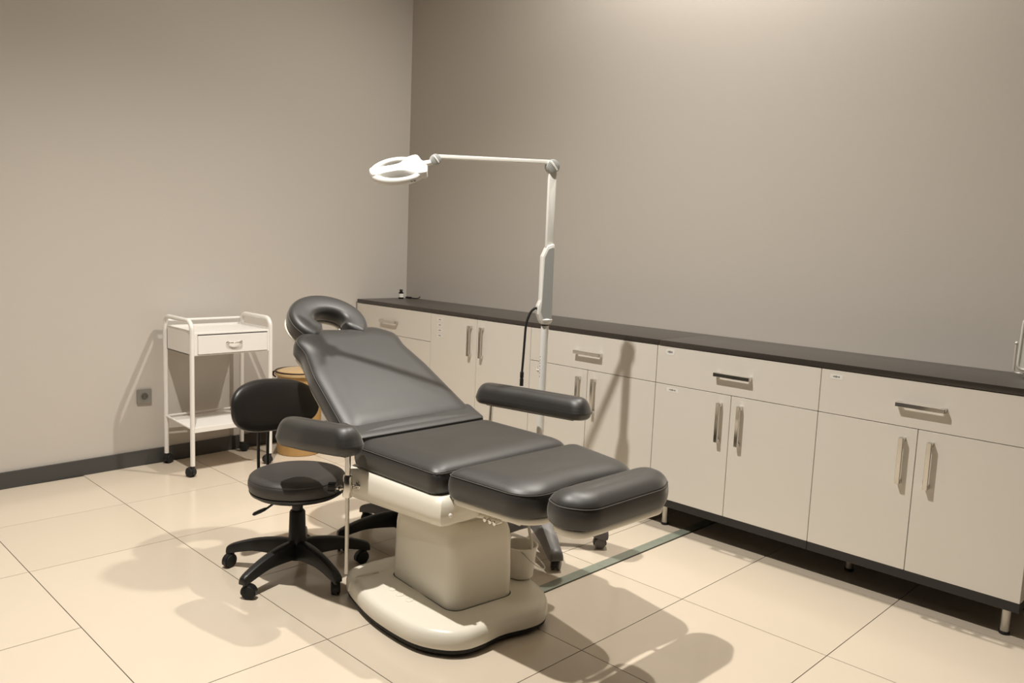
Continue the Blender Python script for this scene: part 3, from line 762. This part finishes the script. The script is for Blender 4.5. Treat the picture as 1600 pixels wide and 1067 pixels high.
    # hinge flap of leather over the joint of seat and back
    fl = round_poly([(-0.318, -0.070), (0.318, -0.070), (0.324, 0.050), (-0.324, 0.050)], 0.012, 5)
    Kf = Kx @ Matrix.Translation((0, 0.040, 0.074)) @ Matrix.Rotation(R(-12), 4, 'X')
    mb = MB(Kf); mb.cushion(fl, -0.040, 0.006, 0.014, dome=0.03, rb=0.006, bulge=0.001, n=110); mb.build('joint_flap', 'leather', t)

    # horseshoe headrest
    Kh = Kx @ Matrix.Translation((0.044, 0.604, 0.018)) @ Matrix.Rotation(R(4), 4, 'X')
    path = []; wid = []
    n = 46
    for k in range(n+1):
        s = -1+2*k/n
        a = PI/2+s*R(142)
        x = 0.127*math.cos(a); y = 0.088+0.102*math.sin(a)
        path.append(Vector((x, y, 0)))
        e = 1-abs(s)
        wid.append(1.0 if e > 0.045 else math.sqrt(max(0.25, 1-((0.045-e)/0.045)**2)))
    def hr(thick, zoff, wmul, z0=None):
        rings = []
        for i, p in enumerate(path):
            d = path[min(i+1, n)]-path[max(i-1, 0)]; d.normalize()
            nn = Vector((d.y, -d.x, 0))
            ring = []
            for k in range(28):
                a = 2*PI*k/28
                ca, sa = math.cos(a), math.sin(a)
                ex = 0.5
                uu = math.copysign(abs(ca)**ex, ca)*0.056*wid[i]*wmul; ww = math.copysign(abs(sa)**(ex if sa < 0 else 0.95), sa)*thick*(0.35+0.65*wid[i])
                ring.append(p+nn*uu+Vector((0, 0, zoff+ww)))
            rings.append(ring)
        return rings
    mb = MB(Kh); mb.loft(hr(0.040, 0.038, 1.0)); hd = mb.build('headrest', 'leather', t, angle=60)
    for sgn in (1,):
        pts = []
        for i in range(2, n-1):
            d = path[min(i+1, n)]-path[max(i-1, 0)]; d.normalize(); nn = Vector((d.y, -d.x, 0))
            pts.append(path[i]+nn*sgn*0.0545*wid[i]+Vector((0, 0, 0.052)))
        mb = MB(Kh); mb.tube(pts, 0.0011, 6); mb.build('stitching', 'thread', hd)
    mb = MB(Kh); mb.loft(hr(0.010, -0.008, 0.93)); mb.build('headrest_shell', 'cream_shell', t, angle=60)
    for x in (-0.07, 0.10): MB(Kx).tube([(x, 0.50, -0.012), (x, 0.66, 0.004)], 0.008, 10).build('headrest_rod', 'chrome', t)

    # armrests
    def arm(p_far, p_near, wd, th, bend, parent):
        a = Vector(p_far); b = Vector(p_near); d = (b-a); L = d.length; d.normalize()
        yv = Vector((0, 0, 1)).cross(d).normalized(); zv = d.cross(yv)
        Mx = Matrix((( d.x, yv.x, zv.x, a.x), (d.y, yv.y, zv.y, a.y), (d.z, yv.z, zv.z, a.z), (0, 0, 0, 1)))
        o = round_poly([(0, -wd/2), (L*0.45, -wd/2-bend), (L, -wd/2), (L, wd/2), (L*0.45, wd/2-bend), (0, wd/2)], [wd*0.42, 0.4, wd*0.42, wd*0.42, 0.4, wd*0.42], 8)
        mb = MB(Mx); mb.cushion(o, -th*0.5, -th*0.05, th*0.5, dome=wd*0.43, rb=th*0.22, bulge=0.002, n=110, power=2.6, groove=0.0008)
        c = mb.build('armrest', 'leather', parent)
        mb = MB(Mx); mb.box((L*0.10, -wd*0.2, -th*0.5-0.006), (L*0.9, wd*0.2, -th*0.5+0.002), 0.002, 1); mb.build('armrest_plate', 'black_plastic', c)
        return c
    arm((-2.700, 1.540, 0.626), (-2.315, 1.606, 0.644), 0.118, 0.104, 0.012, t)
    arm((-2.605, 2.455, 0.688), (-2.040, 2.530, 0.694), 0.112, 0.090, -0.010, t)
    # left post through a chrome clamp
    X, Y = -2.392, 1.620
    MB().tube([(X, Y, 0.135), (X, Y, 0.50)], 0.0075, 14).build('armrest_post', 'brushed', t)
    mb = MB(); mb.tube([(X, Y, 0.49), (X, Y, 0.615)], 0.010, 14); mb.tube([(X-0.02, Y, 0.600), (X-0.004, Y, 0.545)], 0.006, 10); mb.build('armrest_stem', 'chrome', t)
    mb = MB(); mb.lathe([(0.010, 0.420), (0.0165, 0.424), (0.0175, 0.430), (0.0175, 0.498), (0.015, 0.504), (0.010, 0.505)], (X, Y, 0), n=24); cl = mb.build('clamp', 'chrome', t)
    mb = MB(); mb.cyl((X+0.012, Y+0.012, 0.462), (X+0.03, Y+0.085, 0.466), 0.007, 12); mb.cyl((X+0.016, Y+0.030, 0.463), (X+0.018, Y+0.040, 0.4635), 0.016, 16, 0.002); mb.cyl((X+0.022, Y+0.054, 0.464), (X+0.026, Y+0.070, 0.465), 0.015, 6, 0.002); mb.build('clamp_bolt', 'chrome', cl)
    d = Vector((-0.713, -0.701, 0)); p = Vector((X, Y, 0.455))
    mb = MB(); mb.cyl(p+d*0.015, p+d*0.042, 0.006, 12); mb.lathe([(0.0, -0.002), (0.010, 0), (0.012, 0.005), (0.006, 0.010)], p+d*0.022, d, 14); sb = mb.build('clamp_screw', 'chrome', cl)
    k0 = p+d*0.042; mb = MB(); pr_ = []
    u, v2, a_ = frame_from(d)
    ringsK = []
    for h in (0.0, 0.002, 0.026, 0.028):
        rad = 0.020 if h in (0.002, 0.026) else 0.017
        ringsK.append([k0+a_*h+(rad-(0.0022 if q % 2 else 0))*(math.cos(2*PI*q/36)*u+math.sin(2*PI*q/36)*v2) for q in range(36)])
    mb.loft(ringsK); mb.build('clamp_knob', 'black_plastic', sb, smooth=False)
    # right bracket: rod under the right armrest bending down to the shell
    mb = MB(); mb.tube(catmull([(-2.38, 2.478, 0.646), (-2.50, 2.468, 0.644), (-2.525, 2.466, 0.640), (-2.535, 2.464, 0.625), (-2.535, 2.462, 0.48)], 6), 0.0085, 12); mb.build('armrest_bracket', 'chrome', t)
    mb = MB(); mb.lathe([(0.016, 0.42), (0.0175, 0.425), (0.0175, 0.495), (0.015, 0.50)], (-2.535, 2.462, 0), n=20); mb.cyl((-2.53, 2.458, 0.46), (-2.46, 2.30, 0.46), 0.008, 12); mb.build('clamp', 'chrome', t)
    # hose hanging from the frame towards the bucket
    mb = MB(); mb.tube(catmull([(-1.88, 2.00, 0.49), (-1.90, 2.03, 0.455), (-1.915, 2.06, 0.40), (-1.925, 2.085, 0.33), (-1.938, 2.115, 0.27), (-1.96, 2.14, 0.235), (-1.965, 2.145, 0.229)], 6), 0.0055, 10); mb.build('drain_hose', 'hose', t)
    return t
couch()

# ------------------------------------------------------------------ bucket standing on the base plate
def bucket():
    a = R(-6); u, v = 0.088, 0.272
    cx = -2.15+math.cos(a)*u-math.sin(a)*v; cy = 1.90+math.sin(a)*u+math.cos(a)*v; z = 0.0995
    t = thing('bucket', (cx, cy, z), 'small white bucket with a wire handle standing behind the couch pedestal', 'bucket')
    MB().lathe([(0.0, 0.0), (0.047, 0.0), (0.050, 0.003), (0.061, 0.112), (0.065, 0.114), (0.066, 0.122), (0.063, 0.124), (0.059, 0.122), (0.046, 0.006), (0.0, 0.006)], (cx, cy, z), n=40).build('pail', 'bucket_white', t)
    d = Vector((0.713, 0.701, 0)); f = Vector((0.701, -0.713, 0)); pts = []
    for k in range(17):
        th = PI*k/16
        pts.append(Vector((cx, cy, z+0.116))+f*0.066*math.cos(th)+d*(0.040+0.055*math.sin(th))*(math.sin(th)**0.6 if 0 < k < 16 else 0)+Vector((0, 0, -0.085*math.sin(th))))
    MB().tube(pts, 0.0022, 8).build('handle', 'brushed', t)
bucket()
